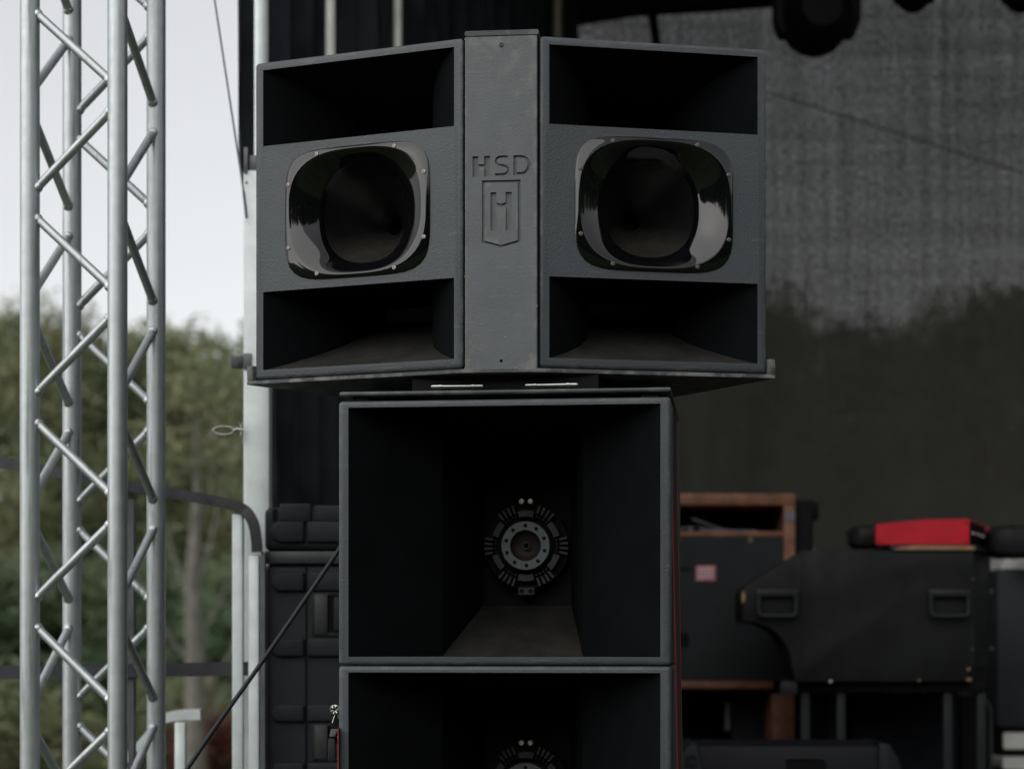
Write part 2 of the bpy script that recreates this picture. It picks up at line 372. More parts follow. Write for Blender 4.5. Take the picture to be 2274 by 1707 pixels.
for x in (-.105, .107):
    p = MB()
    p.tube([(x-.058, .012, .0295), (x-.056, .012, .0295)], .0040, 14)
    p.tube([(x-.0555, .012, .0295), (x-.0405, .012, .0295)], .0050, 14)
    p.tube([(x-.0400, .012, .0295), (x-.0340, .012, .0295)], .0060, 14)
    p.tube([(x-.0335, .012, .0295), (x+.0335, .012, .0295)], .0044, 14)
    p.tube([(x+.0340, .012, .0295), (x+.0400, .012, .0295)], .0060, 14)
    p.tube([(x+.0405, .012, .0295), (x+.0560, .012, .0295)], .0050, 14)
    p.tube([(x+.0565, .012, .0295), (x+.0585, .012, .0295)], .0040, 14)
    p.build('hinge_pin', CHROME, tf, smooth=40)

# ------------------------------------------------------------ bass horn cabinets
BO, BR = (-.0201, 4.4075), R(-6.56)
def bass_cab(z, label):
    t = thing('bass_horn_cabinet', label, 'loudspeaker', (BO[0], BO[1], z), BR, 'stacked bass horn cabinets')
    cab = MB().box(-.3725, .3725, 0, .70, 0, .592).build('cabinet', PAINT, t, bevel=.009, seg=4)
    def rings(g=0.):
        return [rect(-.3495, .3495, .0185, .577, .0015), rect(-.164-g, .164+g, .0185-g, .577+g, .185), rect(-.110-g, .110+g, .141-g, .452+g, .50)]
    r0 = rings(.004); c = MB().loft([[(x, -.02, q) for x, y, q in r0[0]]]+r0+[[(x, .56, q) for x, y, q in r0[2]]]).build('c', BLACK)
    c.location = (BO[0], BO[1], z); c.rotation_euler = (0, 0, BR)
    bpy.context.view_layer.update(); cut(cab, [c])
    MB().loft(rings(), cap0=False, cap1=False).build('horn_flare', LINER, t, smooth=0)
    MB().box(-.113, .113, .545, .553, .138, .455).build('rear_baffle', BLACK, t)
    # driver seen from its magnet side
    dz, dy = .288, .470
    dr = MB(); dr.lathe_y([(.104, .030), (.104, .052), (.085, .068)], (0, dy, dz), 48, True, True)
    drv = dr.build('driver', BLACK, t)
    DRM, RING = MD
    k = MB()
    def sector(r0, r1, a, b_, y0, y1, n=5):
        pts = [(r0*math.cos(a+(b_-a)*i/n), dz+r0*math.sin(a+(b_-a)*i/n)) for i in range(n+1)]+[(r1*math.cos(b_-(b_-a)*i/n), dz+r1*math.sin(b_-(b_-a)*i/n)) for i in range(n+1)]
        k.prism(pts, 'y', dy+y0, dy+y1)
    for c6 in range(6):
        a = R(90+60*c6); sector(.071, .0875 if c6 else .0875, a-R(14), a+R(14), .004, .03)
        a = R(60+60*c6)
        for q in (-10.8, -3.6, 3.6, 10.8):
            sector(.083, .1045, a+R(q-2.0), a+R(q+2.2), .010, .03, 2)
            sector(.0745, .0785, a+R(q-1.8), a+R(q+1.8), .010, .03, 2)
    k.build('heat_sink', DRM, drv, bevel=.0008, seg=1)
    rg = MB(); rg.lathe_y([(.0370, .006), (.0370, -.003), (.0385, -.005), (.0590, -.005), (.0605, -.003), (.0605, .03)], (0, dy, dz), 64)
    ro = rg.build('magnet_plate', RING, drv, smooth=35)
    for i in range(10):
        a = R(90+36*i+(3 if i else 0)); MB().lathe_y([(.0048, -.0052), (.0048, -.0058), (.0040, -.0056)], (.049*math.cos(a), dy, dz+.049*math.sin(a)), 14, False, True).build('bolt_hole', BLACK, ro)
    MB().lathe_y([(.0368, .004), (.0350, .012), (.0250, .020), (.0095, .024)], (0, dy, dz), 40).build('pole_cup', CUP, drv)
    MB().lathe_y([(.0062, .016), (.0062, .006), (.0075, .005), (.0092, .006), (.0092, .022)], (0, dy, dz), 24).build('pole_tip', RING, drv)
    for x in (-.0105, .0115):
        MB().lathe_y([(.0066, .02), (.0066, .0), (.0058, -.002), (.0030, -.0022), (.0026, .001)], (x, dy, dz+.109), 18, False, True).build('terminal', TERM, drv)
    bk = MB(); bk.box(-.019, .021, dy+.004, dy+.03, dz-.121, dz-.102); bk.build('bracket', DRM, drv, bevel=.001, seg=1)
    for x in (-.010, .012): MB().lathe_y([(.0058, .0035), (.0050, .003)], (x, dy, dz-.1115), 14, False, True).build('bracket_hole', BLACK, drv)
    return t
MD = (mat('cast_driver_metal', (.032, .033, .033), .5, metal=.3, var=.2, vscale=40), mat('machined_ring', (.125, .14, .148), .42, metal=.35, var=.1, vscale=60))
CUP = mat('pole_cup_brown', (.028, .022, .018), .5)
TERM = mat('terminal_metal', (.80, .76, .66), .35, metal=.2)
bass_cab(1.5435, 'large black bass horn cabinet directly below the tray, its whole horn mouth showing')
bass_cab(.9500, 'lower black bass horn cabinet, cut off by the photo bottom, latch on its left side')

# latch on the left side of the lower cabinet, and the straps
lt = thing('strap_latch', 'small silver and black latch hanging on the left side of the lower bass cabinet', 'latch', toworld(BO, BR, -.3735, .04)+(1.30,), BR)
l1 = MB(); l1.lathe_y([(.0115, 0), (.0125, -.004), (.0115, -.008), (.006, -.009), (.005, -.005)], (-.0135, 0, .142), 20, True, True)
for i in range(7):
    a = i*.9; l1.tube([(-.0135+.004*math.cos(a), -.008, .142+.004*math.sin(a)), (-.0135+.010*math.cos(a), -.0115, .142+.010*math.sin(a))], .0022, 6)
l1.build('steel_boss', CHROME, lt, smooth=50)
MB().prism([(-.026, .148), (-.0015, .158), (-.0005, .06), (-.022, .07), (-.024, .1)], 'y', .006, .018).build('bracket', BLACK, lt, bevel=.001)
MB().prism([(-.023, .098), (-.007, .098), (-.013, .081), (-.027, .081)], 'y', -.006, .006).build('lever_head', EDGE, lt, bevel=.001)
MB().prism(rr(-.030, -.014, .026, .077, .004), 'y', -.004, .006).build('lever', CASE, lt, bevel=.001)
p = MB()
p.tube([(-.014, -.004, .130), (-.020, -.004, .112)], .0012, 6); p.build('pin', CHROME, lt); p = MB(); p.tube([(-.007, -.004, .131), (-.005, -.004, .121)], .0022, 6); p.build('pin', CHROME, lt); p = MB()
p.lathe_y([(.0036, -.012), (.0030, -.014), (.0004, -.0155)], (-.0035, 0, .080), 12, True, True)
p.build('rivet', CHROME, lt)
def strap(name, label, pts, wv, tv, edge):
    t = thing(name, label, 'strap', pts[0], 0, 'red edged black straps on the cabinet stack')
    base = Vector(pts[0]); P = [Vector(q)-base for q in pts]; wv = Vector(wv)
    MB().ribbon(P, wv, tv).build('webbing', WEB, t)
    for s in (-1, 1):
        MB().ribbon([q+wv*s*1.0 for q in P], wv.normalized()*edge, Vector(tv)*1.5).build('red_edge', REDT, t)
    return t
strap('ratchet_strap', 'black strap with red edges running down the right side of the stack', [W(1497, 905, 4.52), W(1499, 1150, 4.50), W(1505, 1420, 4.48), W(1511, 1760, 4.46)], (.0072, .022, 0), (.0006, -.0002, 0), .0014)
strap('ratchet_strap', 'short red edged strap below the latch on the left side of the stack', [W(754, 1615, 4.455), W(754, 1760, 4.455)], (.0012, .022, 0), (.0006, -.0002, 0), .0022)

# ------------------------------------------------------------ truss tower
tt = thing('truss_tower', 'tall silver aluminium box truss standing upright at the left', 'truss', (-1.08, 5.12, 0))
base = Vector((-1.08, 5.12, 0))
FR, FL, BRc, BLc = [Vector(q)-base*1 for q in ((-.9915, 4.98, 0), (-1.2251, 5.035, 0), (-.9363, 5.2136, 0), (-1.1699, 5.269, 0))]
for c in (FR, FL, BRc, BLc):
    b = MB(); b.tube([c+Vector((0, 0, .03)), c+Vector((0, 0, 5.2))], .0249, 32); b.build('chord', ALU, tt, smooth=60)
MB().box(-.27, .27, -.27, .27, 0, .03).build('base_plate', GALVD, tt)
A0, PER = 2.967, .519
def brace(p, q):
    p, q = Vector(p), Vector(q); h = (q-p); h2 = Vector((h.x, h.y, 0)).normalized(); dd = h.normalized()
    k = .0235/max(.05, h2.dot(dd)); a = p+dd*k; c = q-dd*k
    b = MB(); b.mi = 0; b.tube([a-dd*.012, c+dd*.012], .0112, 16)
    b.mi = 1
    for e, s in ((a, 1), (c, -1)):
        pts = [e+dd*s*x for x in (-.010, -.006, -.001, .003, .006)]; b.tube(pts, [.0126, .0140, .0138, .0124, .0112], 16)
    b.build('brace', [ALU, WELD], tt, smooth=60)
for k in range(-5, 5):
    A = A0-k*PER; B = A-PER/2; g = .021
    if B-PER/2 < .1 : continue
    for pA, pB in ((FR, FL), (BRc, FR), (FL, BLc), (BLc, BRc)):   # first corner joined at level A, second at level B
        brace(pA+Vector((0, 0, A-g)), pB+Vector((0, 0, B+g)))
        brace(pB+Vector((0, 0, B-g)), pA+Vector((0, 0, A-PER+g)))

# ------------------------------------------------------------ stage corner post, wire, clips
D5 = 5.62
pc = thing('stage_corner_post', 'pale galvanised square corner post with hinge lugs behind the left horn loudspeaker', 'post', W(569, 1420, D5)*1-Vector((0, 0, EYE)))
hw = 28.5*D5/F; zt = W(0, 378, D5).z
MB().box(-hw, hw, 0, 2*hw, 0, zt).build('upright', GALV, pc, bevel=.004)
b = MB(); x0 = (541-569)*D5/F; b.box(x0+.001, x0+.012, -.004, .004, zt-.01, zt+.065); b.box(x0+.016, x0+.036, .01, .03, zt+.001, zt+.045); b.build('hinge_lug', GALVD, pc, bevel=.002)
b = MB(); zz = W(0, 785, D5).z; b.box(-hw-.001+.002, -hw+.024, -.008, -.0005, zz-.045, zz); b.build('clip_plate', GALVD, pc, bevel=.001)
b = MB(); b.box(-hw-.036, -hw-.0005, .0, .02, zz-.041, zz-.005); b.build('side_block', EDGE, pc, bevel=.004)
MB().tube([(x0+.008, -.003, zt-.035), (x0+.008, .001, zt-.035)], .003, 10).build('rivet', SCREWD, pc)
sn = thing('snap_hook', 'small steel snap hook hanging off the left edge of the corner post', 'hook', W(540, 955, D5-.02))
lp = []
for i in range(25):
    a = 2*math.pi*i/24; lp.append((-.055+.030*math.cos(a), 0, -.001+.0115*math.sin(a)))
MB().tube(lp, .0028, 8).build('ring', CHROME, sn, smooth=60)
MB().tube([(-.028, 0, -.002), (-.018, 0, .003), (.002, 0, 0)], [.0055, .006, .004], 10).build('barrel', CHROME, sn, smooth=60)
b = MB(); b.tube([(-.006, -.004, .022), (-.006, .004, .022)], .0055, 12); b.tube([(-.006, -.004, -.02), (-.006, .004, -.02)], .0055, 12); b.tube([(-.005, 0, .022), (-.005, 0, -.020)], .003, 8); b.build('shackle', CHROME, sn, smooth=60)
gw = thing('guy_wire', 'thin taut steel wire slanting down to the top of the corner post', 'wire', W(548, 470, 5.6))
o0 = W(548, 470, 5.6)
MB().tube([W(340, -900, 5.6)-o0, W(541, 425, 5.6)-o0], .0030, 8).build('wire', mat('wire_steel', (.22, .25, .25), .5, metal=.5), gw)
MB().tube([W(541, 425, 5.6)-o0, W(548, 484, 5.6)-o0], .0042, 8).build('turnbuckle', GALVD, gw)

# upper poles in front of the black curtain
def pole(px0, px1, D, ybot, m, label, ribbed=False, name='roof_pole'):
    r = (px1-px0)/2*D/F; c = W((px0+px1)/2, ybot, D)
    o = MB()
    if ribbed:
        z = 0; zs = []
        H_ = 6.9-c.z; k = int(H_/.012)
        o.loft([[(r*math.cos(2*math.pi*j/16)*(1-.02*(i % 2)), r*math.sin(2*math.pi*j/16)*(1-.02*(i % 2)), H_*i/k) for j in range(16)] for i in range(k+1)])
    else: o.tube([(0, 0, 0), (0, 0, 6.9-c.z)], r, 20)
    return tag(o.build(name, m, loc=c, smooth=60), label, 'pole', 'roof poles in front of the black curtain')
pole(564, 597, 5.75, 900, GALV, 'bright ribbed roof pole just behind the corner post', True)
pole(721, 746, 6.2, 560, POLE, 'pale grey roof pole above the left horn loudspeaker, second from the left')
pole(872, 894, 6.8, 560, POLE, 'slim greenish grey roof pole nearest the left edge of the logo panel')
pole(1228, 1248, 8.2, 560, POLEB, 'dull beige roof pole just right of the logo panel')

# ------------------------------------------------------------ curtain, backdrop, roof
def wall_cloth(name, P, Q, ztop, zbot, amp, m, label, ragged=False, nx=260, nz=60, lam=.17, left_fn=None):
    P, Q = Vector(P), Vector(Q); dirv = (Q-P); Ln = dirv.length; dirv.normalize(); nn = Vector((-dirv.y, dirv.x, 0))
    vs = []; rnd = [random.uniform(.6, 1.4) for _ in range(400)]
    ph = 0; phs = []
    for i in range(nx+1):
        ph += 2*math.pi*Ln/nx/(lam*rnd[i % 400 if i < 400 else 0]**.5*1.0); phs.append(ph)
    for i in range(nx+1):
        for j in range(nz+1):
            z = zbot+(ztop-zbot)*j/nz; s = Ln*i/nx
            if ragged:
                q_ = .075*min(1, max(0, (3.05-z)/.25)); s = q_+(Ln-q_)*i/nx
            if i == 0 and ragged: s += .008*math.sin(z*23)+.005*math.sin(z*71+1)+.004*random.uniform(-1, 1)
            wv = amp*(math.sin(phs[i])+.35*math.sin(phs[i]*2.3+z*.8))*(1.0+.25*math.sin(z*1.3+i*.05))
            p = P+dirv*s+nn*wv; vs.append((p.x-P.x, p.y-P.y, z-zbot))
    fs = [(i*(nz+1)+j, (i+1)*(nz+1)+j, (i+1)*(nz+1)+j+1, i*(nz+1)+j+1) for i in range(nx) for j in range(nz)]
    o = MB().add(vs, fs).build(name, m, loc=(P.x, P.y, zbot), smooth=80)
    return tag(o, label, 'curtain')
c0 = W(538, 0, 5.95); c1 = W(1284, 0, 9.3)
wall_cloth('black_curtain', (c0.x, c0.y, 0), (c1.x, c1.y, 0), 5.4, .95, .035, CURT, 'heavy black curtain hanging in folds behind the loudspeaker stack', True)
wall_cloth('black_curtain', (5.6, 5.7, 0), (5.6, 9.4, 0), 5.4, .95, .035, CURT, 'unseen black curtain added at the right side to darken the stage', False, 120, 10)  # out of view, added to keep light off the gear on stage
n0 = W(1250, 0, 9.5)
bd = wall_cloth('mesh_backdrop', (n0.x, 9.5, 0), (5.6, 9.5, 0), 5.4, .95, .010, NET, 'grey see-through mesh backdrop along the rear of the stage', False, 160, 40, .5)
st = MB(); pts = [W(1440, 120, 9.45), W(1800, 235, 9.45), W(2274, 385, 9.45), W(2500, 470, 9.45)]
st.tube([q-pts[0] for q in pts], .0035, 8)
tag(st.build('backdrop_rope', mat('rope_brown', (.075, .062, .04), .8), loc=pts[0]), 'thin brown rope sagging diagonally across the mesh backdrop', 'rope')
structure('unseen_stage_roof', MB().box(-.80, 5.8, 5.45, 9.9, 5.41, 5.5), BLACK)  # roof out of view, added so the cases below are darker
vz = W(0, 14, 9.2).z
vt = thing('roof_beam', 'dark horizontal roof beam along the top of the mesh backdrop', 'beam', (2.4, 9.2, vz))
kb = 9.2/F
MB().prism([((px-CX)*kb-2.4, (14-py)*kb) for px, py in ((1150, 44), (1292, 40), (1420, 20), (1600, 10), (1765, -4), (1765, -130), (1150, -130))], 'y', 0, .12).build('beam', BLACK, vt, bevel=.004)
MB().box(2.45-4.9, 3.0, .13, .22, .25, .45).build('roof_tube', BLACK, vt)
dc = MB(); q0, q1 = W(1445, 5, 9.3), W(1462, 130, 9.3); dc.tube([(0, 0, 0), tuple(q1-q0)], .022, 8)
tag(dc.build('hanging_cable', BLACK, loc=q0), 'thick black cable hanging above the right horn loudspeaker', 'cable')

def moving_head(c, s, label):
    t = thing('stage_light', label, 'stage light', c, 0, 'dark stage lights hanging from the roof'); t.scale = (s, s, s)
    r = .138
    prof = [(0.02, -.17), (.085, -.165), (.110, -.13), (.136, -.07), (.140, 0), (.136, .07), (.11, .13), (.06, .16)]
    hd = MB().lathe_y(prof, (0, 0, 0), 40, True, True).build('head', BLACK, t, smooth=50)
    MB().lathe_y([(.084, -.166), (.080, -.172), (.05, -.176)], (0, 0, 0), 32, False, True).build('lens', BLACK, hd)
    b = MB()
    for sx in (-1, 1):
        b.prism([(sx*.150, .30), (sx*.172, .26), (sx*.172, -.02), (sx*.150, -.075), (sx*.105, -.075), (sx*.128, 0), (sx*.138, .10), (sx*.120, .30)], 'y', -.05, .05)
    b.box(-.15, .15, -.06, .06, .28, .36); b.build('yoke', BLACK, t, bevel=.008)
    MB().box(-.16, .16, -.12, .12, .361, .46).build('base', BLACK, t, bevel=.012)
    MB().box(-.02, .02, -.02, .02, .461, 1.05 if s > .9 else 1.9).build('clamp', BLACK, t)
moving_head(W(1813, 42, 8.0), 1.0, 'large dark moving head light hanging above the right end of the loudspeakers')
moving_head(W(2030, -14, 8.2), .52, 'small dark stage light peeking in at the top, between the large one and the corner')
moving_head(W(2270, -14, 8.2), .52, 'small dark stage light cut by the top right corner of the photo')

# ------------------------------------------------------------ moulded rack case behind the stack
def rack_case():
    D = 5.5; k = D/F; x0, x1 = (587-CX)*k, (1010-CX)*k
    def Z(y): return EYE+(CY-y)*k
    t = thing('moulded_rack_case', 'tall dark grey moulded plastic rack case with ribs and recessed latches', 'flight case', (x0, D, .948))
    def zz(y): return Z(y)-.948
    def X(px): return (px-CX)*k-x0
    Wd = x1-x0
    MB().box(0, Wd, 0, .6, .001, zz(1252)).build('case_body', CASE, t, bevel=.018, seg=4)
    MB().box(0, Wd, -.002, .6, zz(1223), zz(1126)).build('lid', CASE, t, bevel=.018, seg=4)
    MB().box(.004, Wd-.004, -.008, .6, zz(1251), zz(1224)).build('valance', CASEL, t, bevel=.002)
    def rib(px0, px1, ya, yb, name='rib', yoff=-.016, round_left=True):
        r = (zz(ya)-zz(yb))/2; zc = (zz(ya)+zz(yb))/2; pts = []
        for a in range(90, 271, 15): pts.append((X(px0)+r+r*math.cos(R(a)), zc+r*math.sin(R(a))))
        pts += [(X(px1), zz(yb)), (X(px1), zz(ya))]
        MB().prism(pts, 'y', yoff, .01).build(name, CASE, t, bevel=.005, seg=3)
    for ya, yb in ((1158, 1204), (1270, 1312), (1417, 1457), (1564, 1601), (1692, 1730)):
        rib(603, 676, ya, yb); MB().box(X(683), Wd, -.014, .01, zz(yb), zz(ya)).build('rib', CASE, t, bevel=.005, seg=3)
    b = MB(); b.box(X(622), X(692), -.012, .59, zz(1160), zz(1118)); b.build('lid_block', CASE, t, bevel=.006, seg=3)
    b = MB(); b.box(X(698), Wd, -.009, .59, zz(1160), zz(1122)); b.build('lid_block', CASE, t, bevel=.006, seg=3)
    MB().box(X(605), X(617), -.004, .05, zz(1156), zz(1130)).build('slot', BLACK, t)
    MB().box(X(678), X(682), -.0025, .02, .02, zz(1255)).build('groove', BLACK, t)
    for ya, yb in ((1314, 1412), (1604, 1688)):
        f = MB(); f.box(X(692), X(704), -.006, .004, zz(yb), zz(ya)); f.box(X(704), X(820), -.006, .004, zz(ya)-.010, zz(ya)); f.box(X(704), X(820), -.006, .004, zz(yb), zz(yb)+.010)
        fr = f.build('latch_frame', CASE, t, bevel=.001)
        MB().box(X(704.5), X(820), -.0015, .004, zz(yb)+.0105, zz(ya)-.0105).build('latch_recess', BLACK, fr)
        MB().box(X(699), X(728), -.010, -.0062, zz(yb)+.006, zz(ya)-.006).build('latch', CASEL2, fr, bevel=.003)
        MB().box(X(742), X(790), -.012, -.0062, zz(yb)+.014, zz(ya)-.014).build('latch', CASE, fr, bevel=.003)
CASEL2 = mat('latch_plastic', (.028, .029, .029), .5, var=.3, vscale=60, bump=.3)
rack_case()

# black cable running down to the left
c0v = W(760, 1210, 4.92)
cb = MB(); P = [(770, 1195, 4.93), (745, 1232, 4.92), (640, 1385, 4.90), (560, 1500, 4.88), (470, 1625, 4.86), (412, 1712, 4.85), (300, 1900, 4.85), (230, 2100, 4.9), (200, 2700, 5.0), (195, 2850, 5.0)]
cb.tube([W(*q)-c0v for q in P], .0058, 12)
tag(cb.build('black_cable', RUB, loc=c0v, smooth=60), 'thick black cable slanting down to the left from behind the bass cabinets', 'cable')

# ------------------------------------------------------------ stair railing behind the truss
def curve(pts, n=10):
    out = []; P = [Vector(p) for p in pts]; P = [P[0]*2-P[1]]+P+[P[-1]*2-P[-2]]
    for i in range(1, len(P)-2):
        for k in range(n):
            t = k/n; a, b, c, d_ = P[i-1:i+3]
            out.append(.5*((2*b)+(-a+c)*t+(2*a-5*b+4*c-d_)*t*t+(-a+3*b-3*c+d_)*t**3))
    out.append(P[-2]); return out
RAILM = mat('dark_rail_steel', (.050, .050, .058), .32, spec=.6, var=.25, vscale=9)
r0 = W(527, 1420, 5.46); r0.z = 0
rl = thing('stair_railing', 'steel stair railing with a curved end, passing behind the truss', 'railing', r0)
top = curve([W(-150, 1008, 5.46), W(40, 1033, 5.46), W(290, 1080, 5.46), (W(440, 1105, 5.46)), W(520, 1122, 5.46), W(545, 1134, 5.46), W(562, 1160, 5.46), W(569, 1195, 5.46), W(571, 1225, 5.46)])
rings = []
for i, p in enumerate(top):
    tdir = (top[min(i+1, len(top)-1)]-top[max(i-1, 0)]).normalized(); s_ = Vector((tdir.y, -tdir.x, 0)); s_ = s_.normalized() if s_.length > .05 and i < len(top)-32 else Vector((.2, -.98, 0)).normalized()
    u = s_.cross(tdir).normalized(); u = u if u.z > 0 or i > len(top)-32 else -u
    if u.z < 0 and i <= len(top)-32: u = -u
    rings.append((p, s_, u))
ref = rings[0][2]
R2 = []
for p, s_, u in rings:
    if u.dot(ref) < 0: u = -u
    ref = u; q = p-r0; R2.append([q+s_*.012+u*.0145, q+s_*.012-u*.0145, q-s_*.012-u*.0145, q-s_*.012+u*.0145])
MB().loft(R2).build('handrail', RAILM, rl, bevel=.0, smooth=40)
lo = curve([W(-150, 1492, 5.46), W(40, 1492, 5.46), W(290, 1488, 5.46), W(560, 1484, 5.46)])
MB().ribbon([p-r0+Vector((0, .02, 0)) for p in lo], (0, 0, .019), (.012, .006, 0)).build('lower_rail', RAILM, rl)
for a, c, ty in ((515, 539, 1140), (551, 575, 1232)):
    p, q = W(a, ty, 5.46)-r0, W(c, ty, 5.46)-r0; MB().box(p.x, q.x, .0, .036, 0, W(0, ty, 5.46).z).build('baluster', GALV, rl, bevel=.004)
p, q = W(280, 1098, 5.46)-r0, W(292, 1098, 5.46)-r0; MB().box(p.x, q.x, p.y+.03, p.y+.07, 0, W(0, 1098, 5.46).z-.01).build('baluster', GALVD, rl)
p, q = W(579, 1232, 5.46)-r0, W(588, 1232, 5.46)-r0; MB().box(p.x, q.x, .0, .036, 0, W(0, 1225, 5.46).z).build('baluster', GALVD, rl)
b = W(415, 1420, 5.9); b.z = 0
hr = thing('short_handrail', 'low pale handrail with a T-shaped end near the black cable', 'railing', b)
ln = curve([W(150, 1800, 6.0), W(285, 1680, 6.0), W(352, 1606, 6.0), W(385, 1589, 6.0), W(447, 1585, 6.0)])
MB().ribbon([p-b for p in ln], (0, .0, .0155), (.0, .02, 0)).build('rail_bar', GALV, hr)
p, q = W(402, 1596, 6.0)-b, W(425, 1596, 6.0)-b; MB().box(p.x, q.x, -.015, .015, 0, W(0, 1600, 6.0).z).build('leg', GALV, hr, bevel=.003)

# ------------------------------------------------------------ equipment at the back right
def handle(t, x, z, m=RUB, y=-.003):
    b = MB(); b.box(x-.078, x+.078, y-.020, y, z-.004, z+.022)
    b.build('handle_mount', m, t, bevel=.004)
    q = MB(); q.tube(curve([(x-.068, y-.014, z), (x-.068, y-.018, z-.055), (x-.058, y-.020, z-.072), (x, y-.020, z-.074), (x+.058, y-.020, z-.072), (x+.068, y-.018, z-.055), (x+.068, y-.014, z)], 4), .0075, 10)
    q.build('handle', m, t, smooth=60)
def big_case():
    D = 7.2; k = D/F; o = W(1765, 1512, D)
    t = thing('angled_speaker_case', 'big worn black speaker box with two handles and a curved notch, lying on its side', 'speaker box', o, R(2))
    def q(px, py): return ((px-1765)*k, (1512-py)*k)
    pts = [(1781, 1222), (2165, 1222), (2158, 1513), (1765, 1513), (1763, 1490)]
    for a in range(0, 95, 9): pts.append((1652+106*math.cos(R(a))**.9 if a < 90 else 1652, 1482-102*math.sin(R(a))))
    pts += [(1649, 1380), (1647, 1312), (1655, 1300)]
    fr = [q(*p) for p in pts]; xm = q(2165, 0)[0]
    MB().loft([[(x, 0, z) for x, z in fr], [(x+.035+.145*max(0, x)/xm, .42, z) for x, z in fr]]).build('cabinet', BOX, t, bevel=.004)
    MB().box(*[q(1780, 0)[0], q(1781.6, 0)[0]], -.0012, .01, q(0, 1510)[1], q(0, 1226)[1]).build('joint', BLACK, t)
    # panel set on the end face, receding to the right
    e = q(2165, 1222); f = q(2158, 1513)
    MB().prism([(e[0]-.012, .003), (e[0]+.002, .003), (e[0]+.180, .42), (e[0]-.012, .42)], 'z', f[1]+.05, e[1]-.004).build('end_panel', BOX2, t, bevel=.002)
    for px, py in ((1690+10, 1322), (2071+14, 1322)):
        x, z = q(px+24, py); handle(t, x, z)
    rp = MB(); rp.prism([q(1648, 1313), q(1652, 1313), q(1654, 1322), q(1652, 1336), q(1648, 1338)], 'y', -.0015, .03)
    rp.build('raw_chip', RAWPLY, t)
    for px, py, s_ in ((2154, 1485, 3.5), (2152, 1508, 3), (2043, 1510, 2.5), (2158, 1508, 3), (1845, 1512, 3)):
        x, z = q(px, py); r_ = s_*k
        MB().prism([(x-r_, z-r_), (x+r_*.8, z-r_*.7), (x+r_, z+r_*.9), (x-r_*.6, z+r_)], 'y', -.0015, .004).build('chip', RAWPLY if px != 1845 else WHITE, t)
    for px, py in ((2163, 1442), (2164, 1285)):
        x, z = q(px, py); MB().lathe_y([(.006, 0), (.005, -.004)], (x, 0, z), 10, False, True).build('screw', SCREW, t)
    for py in (1305, 1440):
        x = q(2165, 0)[0]+.180*.97; z = q(0, py)[1]; MB().box(x-.004, x+.010, .40, .425, z-.008, z+.008).build('corner_bolt', CHROME, t)
    # loose board on top
    c = q(1978, 1222); e2 = q(2172, 1222)
    bt = thing('plywood_board', 'thin worn plywood board lying on the angled speaker box under the red amplifier', 'board', (o.x+c[0], o.y+.004, o.z+c[1]+.001), R(2))
    wd = e2[0]-c[0]; MB().prism([(0, 0), (wd, 0), (wd+.165, .40), (.02, .40)], 'z', 0, .020).build('sheet', BOX2, bt, bevel=.002)
    MB().prism([(.006, .003), (wd-.008, .003), (wd-.012, .0165), (.09, .0175), (.03, .010)], 'y', -.0012, .005).build('raw_edge', RAWPLY, bt)
    # red amplifier
    a = W(1945, 1204, D+.02); a.z = o.z+c[1]+.0225
    am = thing('red_amplifier', 'flat bright red metal amplifier with dark knob panel lying on the plywood board', 'amplifier', a, R(2))
    wd = (2155-1945)*k; h1 = (1205-1160)*k; h2 = (1204-1146)*k
    MB().prism([(0, .012), (.004, .001), (wd-.003, .0005), (wd, .004), (wd, h2-.006), (wd-.008, h2), (wd*.62, h2-.002), (wd*.45, h2-.005), (.006, h1+.001), (0, h1-.005)], 'y', 0, .004).build('side_plate', REDM, am, smooth=0)
    fb = [(.008, .01), (wd-.004, .006), (wd-.004, h2-.008), (.006, h1-.003)]
    MB().loft([[(x, .0045, z) for x, z in fb], [(x+.055+.10*x/wd, .36, z) for x, z in fb]]).build('body', REDM, am, smooth=0)
    MB().prism([(wd-.004, .005), (wd+.001, .005), (wd+.158, .355), (wd-.004, .355)], 'z', .004, h2-.010).build('knob_panel', BLACK, am)
    MB().prism([(wd-.004, .002), (wd+.003, .002), (wd+.162, .36), (wd-.004, .36)], 'z', h2-.0095, h2-.004).build('red_rim', REDM, am)
    MB().box(wd+.150, wd+.166, .352, .362, -.0, h2-.01).build('red_rim', REDM, am)
    for i in range(6):
        f_ = .04+.055*i; x = wd+.001+.447*f_*.985
        b = MB(); b.tube([(x, f_, h2*.45), (x+.010, f_-.002, h2*.45)], .009, 12); b.build('knob', [SCREW, CASEL][i % 2], am)
    for x, z in ((.009, .014), (wd-.012, h2-.016), (wd-.012, .010)):
        MB().lathe_y([(.004, 0), (.003, -.0015)], (x, 0, z), 10, False, True).build('screw', BLACK, am)
    # bags behind
    for px, py, sx, sz, lab in ((1922, 1193, .062, .044, 'black soft bag behind the left end of the red amplifier'), (2248, 1203, .10, .062, 'black soft bundle behind the right end of the red amplifier')):
        b = MB(); c = W(px, py, 7.50); rg = []
        for i in range(13):
            u = -1+2*i/12; rr_ = (1-abs(u)**5)**.5 if abs(u) < 1 else .12
            rg.append([(sx*u, .09*max(rr_, .55)*math.copysign(abs(math.cos(a))**.45, math.cos(a)), sz*max(rr_, .6)*math.copysign(abs(math.sin(a))**.45, math.sin(a))*(1+.05*math.sin(3*a+i*1.7))) for a in [2*math.pi*j/18 for j in range(18)]])
        b.loft(rg); tag(b.build('bag', BOX, loc=c, smooth=40), lab, 'bag')
    # trestle under the case
    ts = thing('trestle_stand', 'dark metal stand carrying the angled speaker box', 'stand', (o.x, o.y+.02, .948))
    hz = o.z-.948-.002
